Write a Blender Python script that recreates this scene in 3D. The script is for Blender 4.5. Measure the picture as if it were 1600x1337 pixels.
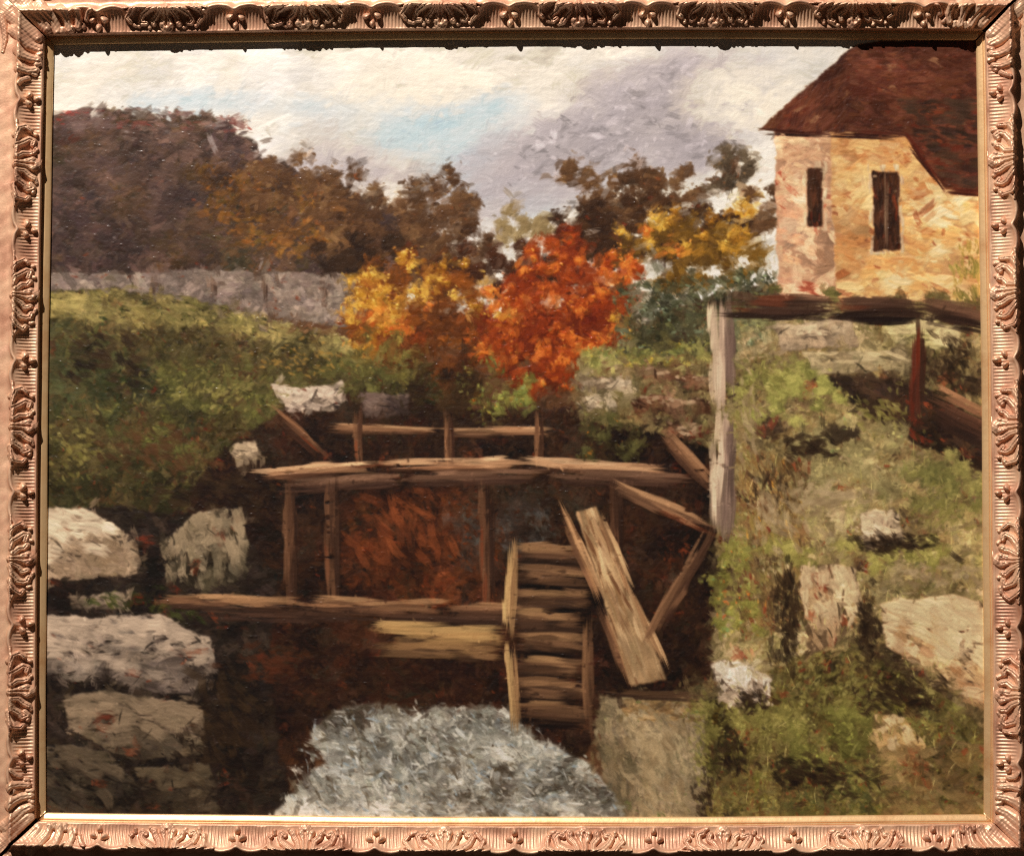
import bpy, math, random
import numpy as np

for o in list(bpy.data.objects): bpy.data.objects.remove(o, do_unlink=True)
SC = bpy.context.scene
COLL = SC.collection
U = 0.0005                                  # one photograph pixel is half a millimetre: a 73 x 60 cm canvas
CX, CY = 801.5, 663.5                       # photograph pixel of the canvas centre
OW, OH = 1452.0, 1204.0                     # sight opening of the frame, px

# ------------------------------------------------------------------ camera
D = 2.2
YAW, PITCH = math.radians(1.5), math.radians(3.7)      # taken from a little to the right and below
aim = ((800 - CX) * U, 0.0, (CY - 668.5) * U)
cd = bpy.data.cameras.new('camera'); cam = bpy.data.objects.new('camera', cd); COLL.objects.link(cam)
cd.sensor_width = 36.0; cd.lens = 36.0 * D / (1600 * U); cd.clip_start = 0.05; cd.clip_end = 50
cam.location = (aim[0] + D * math.sin(YAW) * math.cos(PITCH), -D * math.cos(YAW) * math.cos(PITCH), aim[2] - D * math.sin(PITCH))
cam.rotation_euler = (math.pi / 2 + PITCH, 0, YAW)
SC.camera = cam
SC.render.resolution_x = 1024; SC.render.resolution_y = 855

# ------------------------------------------------------------------ light: a dim gallery and one warm ceiling spot, upper left
w = bpy.data.worlds.new('World'); SC.world = w; w.use_nodes = True
bg = w.node_tree.nodes['Background']
bg.inputs['Color'].default_value = (1.0, 0.78, 0.6, 1); bg.inputs['Strength'].default_value = 0.026
ld = bpy.data.lights.new('gallery_spot', 'SPOT'); lamp = bpy.data.objects.new('gallery_spot', ld); COLL.objects.link(lamp)
ld.energy = 670; ld.color = (1.0, 0.92, 0.84); ld.spot_size = math.radians(40); ld.spot_blend = 0.9; ld.shadow_soft_size = 0.014
lamp.location = (-1.0, -1.90, 2.35)
from mathutils import Vector, Matrix
lamp.rotation_euler = (Vector((0.0, 0, -0.06)) - lamp.location).to_track_quat('-Z', 'Y').to_euler()
SC.view_settings.view_transform = 'Standard'; SC.view_settings.look = 'None'
SC.view_settings.exposure = 0.0; SC.view_settings.gamma = 1.0; SC.view_settings.use_curve_mapping = False
SC.render.film_transparent = False
SC.cycles.max_bounces = 6; SC.cycles.use_denoising = False; SC.cycles.filter_width = 1.2

# ------------------------------------------------------------------ helpers
def mat(name):
    m = bpy.data.materials.new(name); m.use_nodes = True
    nt = m.node_tree; nt.nodes.clear()
    out = nt.nodes.new('ShaderNodeOutputMaterial'); b = nt.nodes.new('ShaderNodeBsdfPrincipled')
    nt.links.new(b.outputs[0], out.inputs[0])
    return m, nt, b
def node(nt, t, **kw):
    n = nt.nodes.new(t)
    for k, v in kw.items():
        if k in n.inputs: n.inputs[k].default_value = v
        else: setattr(n, k, v)
    return n
def ramp(nt, stops):
    r = nt.nodes.new('ShaderNodeValToRGB'); e = r.color_ramp.elements
    while len(e) < len(stops): e.new(0.5)
    for i, (p, c) in enumerate(stops): e[i].position = p; e[i].color = (*c, 1)
    return r
def link_obj(name, me, parent=None, material=None):
    o = bpy.data.objects.new(name, me); COLL.objects.link(o)
    if parent is not None: o.parent = parent
    if material is not None and not me.materials: me.materials.append(material)
    return o
def grid_mesh(name, P, smooth=True, faces_keep=None):
    """P: (rows, cols, 3) array -> quad mesh"""
    r, c = P.shape[:2]
    me = bpy.data.meshes.new(name)
    idx = np.arange(r * c).reshape(r, c)
    q = np.stack([idx[:-1, :-1], idx[:-1, 1:], idx[1:, 1:], idx[1:, :-1]], -1).reshape(-1, 4)
    if faces_keep is not None: q = q[faces_keep.reshape(-1)]
    me.vertices.add(r * c); me.vertices.foreach_set('co', np.ascontiguousarray(P, np.float32).ravel())
    n = len(q)
    me.loops.add(n * 4); me.loops.foreach_set('vertex_index', q.astype(np.int32).ravel())
    me.polygons.add(n); me.polygons.foreach_set('loop_start', np.arange(n, dtype=np.int32) * 4)
    me.polygons.foreach_set('use_smooth', np.ones(n, bool) if smooth else np.zeros(n, bool))
    me.update(calc_edges=True)
    return me

# ------------------------------------------------------------------ materials
def gilt_material():
    m, nt, b = mat('worn_copper_gilding')
    tc = node(nt, 'ShaderNodeTexCoord'); geo = node(nt, 'ShaderNodeNewGeometry')
    n1 = node(nt, 'ShaderNodeTexNoise', Scale=38.0, Detail=6.0, Roughness=0.6); nt.links.new(geo.outputs['Position'], n1.inputs['Vector'])
    r1 = ramp(nt, [(0.25, (0.36, 0.155, 0.09)), (0.42, (0.62, 0.335, 0.21)), (0.58, (0.74, 0.46, 0.29)), (0.78, (0.58, 0.30, 0.20))])
    nt.links.new(n1.outputs['Fac'], r1.inputs['Fac'])
    n2 = node(nt, 'ShaderNodeTexNoise', Scale=420.0, Detail=5.0, Roughness=0.7); nt.links.new(geo.outputs['Position'], n2.inputs['Vector'])
    r2 = ramp(nt, [(0.60, (0, 0, 0)), (0.72, (1, 1, 1))]); nt.links.new(n2.outputs['Fac'], r2.inputs['Fac'])
    mx = node(nt, 'ShaderNodeMix', data_type='RGBA'); nt.links.new(r2.outputs['Color'], mx.inputs[0])
    sc = node(nt, 'ShaderNodeMath', operation='MULTIPLY'); nt.links.new(r2.outputs['Color'], sc.inputs[0]); sc.inputs[1].default_value = 0.55
    nt.links.new(sc.outputs[0], mx.inputs[0])
    nt.links.new(r1.outputs['Color'], mx.inputs[6]); mx.inputs[7].default_value = (0.34, 0.12, 0.065, 1)     # red bole rubbed through
    nt.links.new(mx.outputs[2], b.inputs['Base Color'])
    b.inputs['Metallic'].default_value = 0.3
    rr = ramp(nt, [(0.3, (0.34,) * 3), (0.7, (0.52,) * 3)]); nt.links.new(n2.outputs['Fac'], rr.inputs['Fac'])
    nt.links.new(rr.outputs['Color'], b.inputs['Roughness'])
    n3 = node(nt, 'ShaderNodeTexNoise', Scale=700.0, Detail=4.0, Roughness=0.6); nt.links.new(geo.outputs['Position'], n3.inputs['Vector'])
    bp = node(nt, 'ShaderNodeBump', Strength=0.35, Distance=0.0004); nt.links.new(n3.outputs['Fac'], bp.inputs['Height'])
    nt.links.new(bp.outputs['Normal'], b.inputs['Normal'])
    return m
def slip_material():
    m, nt, b = mat('burnished_gold_slip')
    geo = node(nt, 'ShaderNodeNewGeometry')
    n1 = node(nt, 'ShaderNodeTexNoise', Scale=26.0, Detail=6.0, Roughness=0.65); nt.links.new(geo.outputs['Position'], n1.inputs['Vector'])
    r1 = ramp(nt, [(0.3, (0.62, 0.34, 0.15)), (0.5, (0.80, 0.53, 0.27)), (0.68, (0.74, 0.46, 0.22)), (0.85, (0.52, 0.25, 0.12))]); nt.links.new(n1.outputs['Fac'], r1.inputs['Fac'])
    nt.links.new(r1.outputs['Color'], b.inputs['Base Color'])
    b.inputs['Metallic'].default_value = 0.5; b.inputs['Roughness'].default_value = 0.38
    n3 = node(nt, 'ShaderNodeTexNoise', Scale=300.0, Detail=5.0); nt.links.new(geo.outputs['Position'], n3.inputs['Vector'])
    bp = node(nt, 'ShaderNodeBump', Strength=0.25, Distance=0.0004); nt.links.new(n3.outputs['Fac'], bp.inputs['Height'])
    nt.links.new(bp.outputs['Normal'], b.inputs['Normal'])
    return m
def plain(name, c, r=0.8, scale=30):
    m, nt, b = mat(name)
    geo = node(nt, 'ShaderNodeNewGeometry')
    n1 = node(nt, 'ShaderNodeTexNoise', Scale=scale, Detail=6.0); nt.links.new(geo.outputs['Position'], n1.inputs['Vector'])
    r1 = ramp(nt, [(0.3, tuple(x * 0.8 for x in c)), (0.7, tuple(x * 1.2 for x in c))]); nt.links.new(n1.outputs['Fac'], r1.inputs['Fac'])
    nt.links.new(r1.outputs['Color'], b.inputs['Base Color']); b.inputs['Roughness'].default_value = r
    return m
def paint_material():
    m, nt, b = mat('varnished_oil_paint')
    at = node(nt, 'ShaderNodeAttribute', attribute_name='paint'); nt.links.new(at.outputs['Color'], b.inputs['Base Color'])
    geo = node(nt, 'ShaderNodeNewGeometry')
    n1 = node(nt, 'ShaderNodeTexNoise', Scale=900.0, Detail=3.0, Roughness=0.6); nt.links.new(geo.outputs['Position'], n1.inputs['Vector'])
    wx = node(nt, 'ShaderNodeTexWave', Scale=330.0, Distortion=1.2, Detail=1.0); wx.bands_direction = 'X'; nt.links.new(geo.outputs['Position'], wx.inputs['Vector'])
    wz = node(nt, 'ShaderNodeTexWave', Scale=330.0, Distortion=1.2, Detail=1.0); wz.bands_direction = 'Z'; nt.links.new(geo.outputs['Position'], wz.inputs['Vector'])
    ad = node(nt, 'ShaderNodeMath', operation='ADD'); nt.links.new(wx.outputs['Fac'], ad.inputs[0]); nt.links.new(wz.outputs['Fac'], ad.inputs[1])
    ml = node(nt, 'ShaderNodeMath', operation='MULTIPLY'); nt.links.new(ad.outputs[0], ml.inputs[0]); ml.inputs[1].default_value = 0.12
    a2 = node(nt, 'ShaderNodeMath', operation='ADD'); nt.links.new(ml.outputs[0], a2.inputs[0]); nt.links.new(n1.outputs['Fac'], a2.inputs[1])
    bp = node(nt, 'ShaderNodeBump', Strength=0.5, Distance=0.0003); nt.links.new(a2.outputs[0], bp.inputs['Height'])
    nt.links.new(bp.outputs['Normal'], b.inputs['Normal'])
    b.inputs['Roughness'].default_value = 0.3; b.inputs['Specular IOR Level'].default_value = 0.5
    return m
GILT = gilt_material(); SLIP = slip_material(); PAINT = paint_material()
WOOD = plain('raw_frame_wood', (0.05, 0.03, 0.02)); LINEN = plain('canvas_linen', (0.32, 0.26, 0.18), 0.9, 200); WALL = plain('gallery_wall', (0.10, 0.055, 0.045), 0.9, 8)
# ------------------------------------------------------------------ the setting: the gallery wall
wl = bpy.data.meshes.new('gallery_wall')
wl.from_pydata([(-2.2, 0.036, -1.6), (2.2, 0.036, -1.6), (2.2, 0.036, 1.8), (-2.2, 0.036, 1.8)], [], [(0, 1, 2, 3)])
wo = link_obj('wall', wl, None, WALL); wo['kind'] = 'structure'

# ------------------------------------------------------------------ the frame. Rail space: s along the rail, t outward from the sight edge, h towards the viewer (px)
frame = bpy.data.objects.new('picture_frame', None); COLL.objects.link(frame)
frame.location = (0, 0, -(OH / 2 + 60) * U)
frame['label'] = 'carved copper-gilt picture frame with leaf clusters and ribbed hollows around the canvas'; frame['category'] = 'picture frame'
FZ = frame.location.z
rnd = random.Random(5)
T_CUT = 94.0
def cove(t):                                             # height of the hollow between step and rim
    x = np.clip((t - 15.0) / 30.0, 0, 1)
    return 24.0 + 16.0 * x ** 2.1
LIP = [(45.6, 41.6), (46.6, 43.4), (48.4, 44.2), (50.2, 43.4), (51.6, 41.0), (52.4, 37.0), (53.4, 33.0), (55.0, 29.6), (57.4, 27.2), (60.5, 26.0), (64, 25.8), (70, 26.6), (78, 27.2), (85, 26.4), (90, 23.5), (93, 19), (94.0, 12), (94.0, -60)]
def base_h(t):
    return np.where(t < 45.0, cove(t), np.interp(t, [45.0] + [p[0] for p in LIP[:-2]], [40.0] + [p[1] for p in LIP[:-2]]))
def rim_shift(d, P):
    """scalloped lip: d = distance along the rail from the floret; a cusp at the floret, curls at the leaves"""
    a = np.abs(d)
    return 1.0 - 4.2 * np.exp(-(a / 6.5) ** 2) + 2.6 * np.exp(-((a - 24) / 13.0) ** 2) - 6.5 * np.exp(-((a - 50) / 8.0) ** 2)

class Rail:
    def __init__(self, side, length, n, first, period, gap0, gap1, bow):
        # side: angle that turns +t (outward) into world; rail runs along +s
        self.side, self.half, self.bow = side, length / 2, bow
        self.gap0, self.gap1 = gap0, gap1
        self.flor = [first + k * period for k in range(n)]; self.P = period
        across = {'top': OH, 'bottom': OH, 'left': OW, 'right': OW}[side] / 2
        self.ax = {'top': ((1, 0), (0, 1)), 'bottom': ((1, 0), (0, -1)), 'left': ((0, 1), (-1, 0)), 'right': ((0, 1), (1, 0))}[side]
        self.off = across
    def bowf(self, s): return self.bow * (1 - (s / self.half) ** 2)
    def world(self, s, t, h):
        (sx, sz), (tx, tz) = self.ax
        tt = t + self.off + self.bowf(s)
        return np.stack([(s * sx + tt * tx) * U, -h * U, (s * sz + tt * tz) * U], -1)
    def clamp(self, s, t):
        lo = -(self.half + t) + self.gap0; hi = (self.half + t) - self.gap1
        return np.minimum(np.maximum(s, lo), hi)

bowT, bowS = 5.5, 3.2
# florets along each rail in rail coordinates (photo pixel minus centre)
RAILS = {'top': Rail('top', OW, 7, 150 - CX, 215.5, 1.2, 4.2, bowT), 'bottom': Rail('bottom', OW, 7, 163 - CX, 213.8, 4.6, 0.8, bowT),
         'left': Rail('left', OH, 6, CY - 1180, 205.5, 4.6, 1.2, bowS), 'right': Rail('right', OH, 6, CY - 1187, 207.5, 0.8, 4.2, bowS)}

# profile rows: (t, h) — slip edge, slip, step, fillet, cove, lip, drop, outer hollow, flat band, edge
SLIP_T = [(0, -1.5), (0, 4.6), (0.5, 5.6), (3.0, 7.0), (6.0, 8.6), (8.6, 9.8), (9.6, 10.0), (10.4, 9.2), (11.0, 9.0), (11.8, 9.8), (13.0, 9.8), (14.0, 8.5)]
def norm_noise(s, t, k): return np.sin(s * 0.13 + k) * np.sin(t * 0.21 + 2 * k) * 0.5 + np.sin(s * 0.31 + t * 0.17 + 3 * k) * 0.3
def build_rail(side, R):
    rail = None
    # gilt moulding
    s = np.arange(-(R.half + T_CUT), R.half + T_CUT + 1, 1.15)
    step = [(13.0, 7.0), (13.2, 22.0), (13.8, 23.6), (14.8, 24.0)]
    tc = list(np.linspace(15.4, 45.0, 24))
    rows_t = []; rows_h = []
    d = np.min(np.abs(s[:, None] - np.array(R.flor)[None, :]), 1)
    dsg = s - np.array(R.flor)[np.argmin(np.abs(s[:, None] - np.array(R.flor)[None, :]), 1)]
    inb = np.clip((60 - d) / 8, 0, 1)                       # ribbed bay
    sh = rim_shift(d, R.P) * np.clip((74 - d) / 16, 0, 1)
    wob = 0.5 * np.sin(s * 0.05 + R.off) + 0.35 * np.sin(s * 0.17 + 1.3)
    for (t, h) in step:
        rows_t.append(t + 0 * s); rows_h.append(h + 0.25 * wob)
    rib = np.cos(2 * math.pi * s / 5.3 + 0.9 * np.sin(s * 0.045))
    for t in tc:
        f = (t - 15.4) / 29.6
        tt = t + sh * f ** 2.0
        h = cove(np.array(t)) + 0 * s
        h = h + inb * (1.05 * rib * math.sin(math.pi * min(1, f * 1.06)) ** 0.5 * (1 if f < 0.93 else 0.4)) + 0.35 * norm_noise(s, t, R.off % 5)
        rows_t.append(tt); rows_h.append(h)
    for (t, h) in LIP:
        f = 1.0 if t < 52 else max(0.0, 1 - (t - 52) / 9)
        rows_t.append(t + sh * f + 0.3 * wob); rows_h.append(h + 0.5 * wob + (0.5 * norm_noise(s, t, 2.0) if h > 0 else 0))
    Tm = np.array(rows_t); Hm = np.array(rows_h)
    Sm = R.clamp(np.broadcast_to(s, Tm.shape), Tm)
    P = R.world(Sm, Tm, Hm); P[..., 2] -= FZ
    keep = (np.ptp(np.stack([Sm[:-1, :-1], Sm[:-1, 1:], Sm[1:, 1:], Sm[1:, :-1]]), axis=0) > 1e-6)
    if side in ('bottom', 'right'): P = P[::-1]
    if side in ('left', 'right'): pass
    me = grid_mesh('rail', P, True, keep if side not in ('bottom', 'right') else keep[::-1])
    rail = link_obj('rail', me, frame, GILT)
    # slip
    st = np.array([p[0] for p in SLIP_T]); hh = np.array([p[1] for p in SLIP_T])
    s2 = np.linspace(-(R.half + 20), R.half + 20, 160)
    Tm = np.broadcast_to(st[:, None], (len(st), len(s2))); Hm = np.broadcast_to(hh[:, None], Tm.shape) + 0.3 * np.sin(s2 * 0.02 + R.off)[None, :] * (hh > 0)[:, None]
    Tm = Tm + 0.4 * np.sin(s2 * 0.013 + 2 * R.off)[None, :]
    Sm = np.minimum(np.maximum(np.broadcast_to(s2, Tm.shape), -(R.half + Tm) + R.gap0 * 0.25), R.half + Tm - R.gap1 * 0.25)
    P = R.world(Sm, Tm, Hm); P[..., 2] -= FZ
    keep = (np.ptp(np.stack([Sm[:-1, :-1], Sm[:-1, 1:], Sm[1:, 1:], Sm[1:, :-1]]), axis=0) > 1e-6)
    if side in ('bottom', 'right'): P = P[::-1]; keep = keep[::-1]
    sl = link_obj('slip', grid_mesh('slip', P, True, keep), rail, SLIP)
    return rail

# ---- ornaments, as relief patches in rail space, shared between copies
def lobes_height(S, T, lobes):
    out = np.full(S.shape, -6.0)
    for (pts, w0, w1, h0, h1, knob, groove) in lobes:
        pts = np.array(pts, float); seg = []
        best = np.full(S.shape, 1e9); bu = np.zeros(S.shape); bside = np.zeros(S.shape)
        n = len(pts) - 1
        for i in range(n):
            a, b = pts[i], pts[i + 1]; e = b - a; L2 = (e ** 2).sum()
            u = np.clip(((S - a[0]) * e[0] + (T - a[1]) * e[1]) / L2, 0, 1)
            qx = S - (a[0] + u * e[0]); qy = T - (a[1] + u * e[1]); dd = np.hypot(qx, qy)
            sd = np.sign(e[0] * qy - e[1] * qx) * dd
            c = dd < best
            best = np.where(c, dd, best); bu = np.where(c, (i + u) / n, bu); bside = np.where(c, sd, bside)
        wd = w0 + (w1 - w0) * bu
        hp = h0 + (h1 - h0) * bu + knob * np.exp(-((bu - 0.93) / 0.16) ** 2)
        x = best / wd
        z = hp * np.sqrt(np.clip(1 - x ** 2, 0, 1)) - 7.0 * np.clip(x - 1, 0, 1) - np.where(x > 1, 2.0, 0)
        if groove:
            z = z - groove * np.exp(-(bside / (0.18 * wd)) ** 2) * (x < 1) - 0.5 * groove * (0.5 + 0.5 * np.cos(bside / wd * 9.0)) * (x < 0.95)
        out = np.maximum(out, z)
    return out
def patch(name, smin, smax, tmin, tmax, res, lobes, noise=0.4, seed=0.0, clampf=None):
    ss = np.arange(smin, smax + res, res); ts = np.arange(tmin, tmax + res, res)
    S, T = np.meshgrid(ss, ts)
    Z = lobes_height(S, T, lobes)
    base = base_h(T)
    Z = Z + noise * (np.sin(S * 0.9 + seed) * np.sin(T * 0.8 + 2 * seed) + 0.6 * np.sin(S * 1.7 + T * 1.1 + seed)) * (Z > 0)
    Hh = base + Z
    # overhang: raised matter leans in over the hollow
    Tl = T - 0.16 * np.clip(Z, 0, 30)
    keepv = Z > -5.5
    k = keepv[:-1, :-1] | keepv[:-1, 1:] | keepv[1:, 1:] | keepv[1:, :-1]
    return S, Tl, Hh, k
def mirror(lobes): return [([(-x, y) for x, y in p], *r) for p, *r in lobes]
half_leaf = [
    ([(15, 50), (27, 46), (37, 39), (42, 31), (38, 26), (31, 27.5)], 6.4, 4.8, 9, 6.0, 1.5, 1.5),
    ([(32, 53), (44, 50), (54, 44), (58, 36), (54, 30)], 5.6, 4.2, 10, 6.5, 3.0, 1.4),
    ([(46, 54), (57, 51), (69, 49)], 4.6, 2.4, 7, 3.0, 0.0, 0.8),
    ([(10, 47), (15, 38), (19, 31), (20, 25)], 5.4, 5.8, 9, 6.5, 2.0, 1.2),
    ([(29, 22), (27, 20)], 3.8, 3.6, 4, 4.5, 0.5, 0.0),
    ([(47, 25), (46, 22)], 3.8, 3.4, 5, 5.5, 0.5, 0.0)]
centre_leaf = [([(0, 54), (0, 42), (0, 33), (0, 24)], 5.5, 11.5, 11, 7.0, 2.0, 2.4), ([(-5, 34), (-8, 25)], 3.5, 5.0, 8, 7.5, 1.5, 0), ([(5, 34), (8, 25)], 3.5, 5.0, 8, 7.5, 1.5, 0)]
def jl(lobes, r, a=1.1): return [([(x + r.gauss(0, a), y + r.gauss(0, a * 0.7)) for x, y in p], w0 * r.uniform(.92, 1.1), w1 * r.uniform(.9, 1.12), h0 * r.uniform(.9, 1.1), h1 * r.uniform(.85, 1.15), k, g) for p, w0, w1, h0, h1, k, g in lobes]
def local_mesh(name, S, T, Hh, keep, flip):
    # rail-local: x = s, y = -h, z = t (objects are turned to each rail)
    P = np.stack([S * U, -Hh * U, T * U], -1)
    if flip: P = P[:, ::-1].copy(); P[..., 0] *= -1; keep = keep[:, ::-1]; P = P[:, ::-1]; keep = keep[:, ::-1]
    me = grid_mesh(name, P, True, keep)
    me.materials.append(GILT)
    return me
LEAVES = []
for v in range(6):
    r = random.Random(40 + v)
    S, T, Hh, k = patch('acanthus_leaf', -72, 72, 12.5, 60, 0.85, jl(half_leaf, r, 1.6) + jl(mirror(half_leaf), r, 1.6) + jl(centre_leaf, r, 0.8), 0.35, v * 1.7)
    LEAVES.append(local_mesh('acanthus_leaf', S, T, Hh, k, False))
def petal_mesh(seed):
    r = random.Random(seed); bm_s = []
    th = np.linspace(0, 2 * math.pi, 17)[:-1]; V = []; F = []
    rings = 6
    for i in range(rings):
        q = i / (rings - 1) * math.pi / 2
        rr = math.cos(q); z = math.sin(q)
        for a in th:
            tap = 1 - 0.32 * math.cos(a)                  # narrower towards the tip
            V.append((7.0 * rr * math.cos(a) * U * r.uniform(.98, 1.02), -(11.0 * z - 2.0) * U - 1.6 * U * math.cos(a) * rr, 4.9 * rr * math.sin(a) * tap * U))
    n = len(th)
    for i in range(rings - 1):
        for j in range(n):
            F.append((i * n + j, i * n + (j + 1) % n, (i + 1) * n + (j + 1) % n, (i + 1) * n + j))
    me = bpy.data.meshes.new('petal'); me.from_pydata(V, [], F)
    me.polygons.foreach_set('use_smooth', [True] * len(F)); me.materials.append(GILT)
    return me
PETALS = [petal_mesh(k) for k in range(3)]
corner = [  # half of the corner leaf, s measured inwards from the sight corner (0); t as usual
    ([(-8, 24), (-20, 36), (-34, 48), (-54, 64)], 11, 18, 8, 8, 0, 0.9),
    ([(10, 20), (4, 32), (-8, 45), (-20, 57)], 8, 11, 8, 8, 0, 0.9),
    ([(27, 20), (26, 32), (21, 43), (13, 53)], 7, 8.5, 9, 8, 0, 0.8),
    ([(44, 24), (45, 35), (43, 44), (40, 52)], 6, 6.5, 8, 7, 0, 0.8),
    ([(57, 34), (60, 42), (66, 48)], 4.2, 3.0, 6, 4, 0, 0.6),
    ([(18, 17), (19, 22)], 4.6, 4.4, 7, 8, 0, 0), ([(35, 18), (35, 24)], 4.4, 4.2, 7, 8, 0, 0), ([(51, 24), (51, 28)], 3.8, 3.6, 5, 6, 0, 0),
    ([(-44, 80), (-24, 75), (-4, 74), (14, 77)], 7, 4, 8, 3, 0, 1.0)]
def mat_for(side, R, s, t=0.0, rz=0.0):
    (sx, sz), (tx, tz) = R.ax
    slope = -2 * R.bow * s / R.half ** 2
    e_s = Vector((sx, 0, sz)) + slope * Vector((tx, 0, tz)); e_s.normalize()
    e_t = Vector((tx, 0, tz)) - slope * Vector((sx, 0, sz)); e_t.normalize()
    e_h = Vector((0, 1, 0))
    o = (Vector((sx, 0, sz)) * s + Vector((tx, 0, tz)) * (R.off + R.bowf(s) + t)) * U - Vector((0, 0, FZ))
    return Matrix(((e_s.x, e_h.x, e_t.x, o.x), (e_s.y, e_h.y, e_t.y, o.y), (e_s.z, e_h.z, e_t.z, o.z), (0, 0, 0, 1)))

rails = {}
for side, R in RAILS.items():
    rail = build_rail(side, R); rails[side] = rail
    lo, hi = -R.half + 46, R.half - 46
    leaf_at = [R.flor[0] + (k + 0.5) * R.P for k in range(len(R.flor) - 1)]
    for q, s0 in enumerate(leaf_at):
        o = link_obj('acanthus_leaf', LEAVES[rnd.randrange(6)], rail)
        o.matrix_basis = mat_for(side, R, s0) @ Matrix.Diagonal((R.P / 212 * rnd.uniform(0.97, 1.03), rnd.uniform(0.98, 1.02), 1, 1))
    for s0 in R.flor:
        for (ds, t, a) in ((0.4, 21.5, math.pi / 2), (-8.4, 34.0, -0.75), (8.4, 34.0, math.pi + 0.75)):
            o = link_obj('petal', PETALS[rnd.randrange(3)], rail)
            hb = float(cove(np.array(t)))
            tilt = math.atan2(float(cove(np.array(t + 2.0)) - cove(np.array(t - 2.0))), 4.0)
            k = rnd.uniform(0.9, 1.12)
            M = mat_for(side, R, s0 + ds + rnd.gauss(0, 0.7), t + rnd.gauss(0, 0.6)) @ Matrix.Translation((0, -hb * U, 0)) @ Matrix.Rotation(tilt * 0.7, 4, 'X')
            o.matrix_basis = M @ Matrix.Rotation(a + rnd.gauss(0, 0.15), 4, 'Y') @ Matrix.Diagonal((k, k, k, 1))
    for end, gap in ((-1, R.gap0), (1, R.gap1)):
        lob = jl(corner, rnd, 0.8)
        # s_in = distance inwards from this end's sight corner
        S, T, Hh, k = patch('corner_leaf', -84, 74, 14.0, 88, 0.95, lob, 0.3, rnd.random() * 6)
        S = np.maximum(S, -T + gap)                         # cut on the mitre
        k &= (np.ptp(np.stack([S[:-1, :-1], S[:-1, 1:], S[1:, 1:], S[1:, :-1]]), axis=0) > 1e-6)
        sr = end * (R.half - S)
        P = R.world(sr, T, Hh); P[..., 2] -= FZ
        link_obj('corner_leaf', grid_mesh('corner_leaf', P, True, k), rail, GILT)
# normals of mirrored grids
# wooden carcass behind the mouldings, seen only through the open mitres
bk = bpy.data.meshes.new('carcass')
ao, bo = OW / 2 + T_CUT - 8, OH / 2 + T_CUT - 8; ai, bi = OW / 2 + 9, OH / 2 + 9
V = []
for y in (-5.0, 70.0):
    for (a, b) in ((ao, bo), (ai, bi)):
        for (sx, sz) in ((-1, -1), (1, -1), (1, 1), (-1, 1)): V.append((sx * a * U, y * U, sz * b * U - FZ))
F = []
for j in range(4):
    k2 = (j + 1) % 4
    F += [(j, k2, 4 + k2, 4 + j), (8 + j, 12 + j, 12 + k2, 8 + k2), (j, 8 + j, 8 + k2, k2), (4 + j, 4 + k2, 12 + k2, 12 + j)]
bk.from_pydata(V, [], F)
link_obj('carcass', bk, frame, WOOD)
# ---------------------------------------------------------------- the paint film: brush strokes laid in numpy
# A generic autumn landscape in the colours of the canvas; every dab adds colour and thickness.
CELL = 1.5                               # one paint vertex every 1.5 px (0.75 mm)
PX0, PY0, PX1, PY1 = 60.0, 50.0, 1548.0, 1286.0
PW = int((PX1 - PX0) / CELL) + 1
PH = int((PY1 - PY0) / CELL) + 1
rng = np.random.default_rng(11)
GX, GY = np.meshgrid(PX0 + np.arange(PW) * CELL, PY0 + np.arange(PH) * CELL)
GX = GX.astype(np.float32); GY = GY.astype(np.float32)
COL = np.zeros((PH, PW, 3), np.float32) + np.array([92, 66, 48], np.float32)
HGT = np.zeros((PH, PW), np.float32)

def vnoise(scale, seed, ax=1.0, ay=1.0):
    """smooth value noise over the canvas, cells of `scale` px"""
    r = np.random.default_rng(seed)
    nx = int((PX1 - PX0) / (scale * ax)) + 4; ny = int((PY1 - PY0) / (scale * ay)) + 4
    g = r.random((ny, nx)).astype(np.float32)
    fx = (GX[0] - PX0) / (scale * ax); fy = (GY[:, 0] - PY0) / (scale * ay)
    ix = fx.astype(int); iy = fy.astype(int)
    tx = fx - ix; ty = fy - iy
    tx = tx * tx * (3 - 2 * tx); ty = (ty * ty * (3 - 2 * ty))[:, None]
    a = g[iy][:, ix] * (1 - tx) + g[iy][:, ix + 1] * tx
    b = g[iy + 1][:, ix] * (1 - tx) + g[iy + 1][:, ix + 1] * tx
    return a * (1 - ty) + b * ty

def fbm(scale, seed, oct=4, ax=1.0, ay=1.0):
    out = 0; amp = 1; tot = 0
    for k in range(oct):
        out = out + amp * vnoise(scale / 2 ** k, seed + 17 * k, ax, ay); tot += amp; amp *= 0.55
    return out / tot

WX = (fbm(46, 901, 4) - 0.5); WY = (fbm(46, 902, 4) - 0.5)
FX = (fbm(14, 903, 2) - 0.5); FY = (fbm(14, 904, 2) - 0.5)
DRY = fbm(9, 905, 2, 2.4, 0.8)

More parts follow.
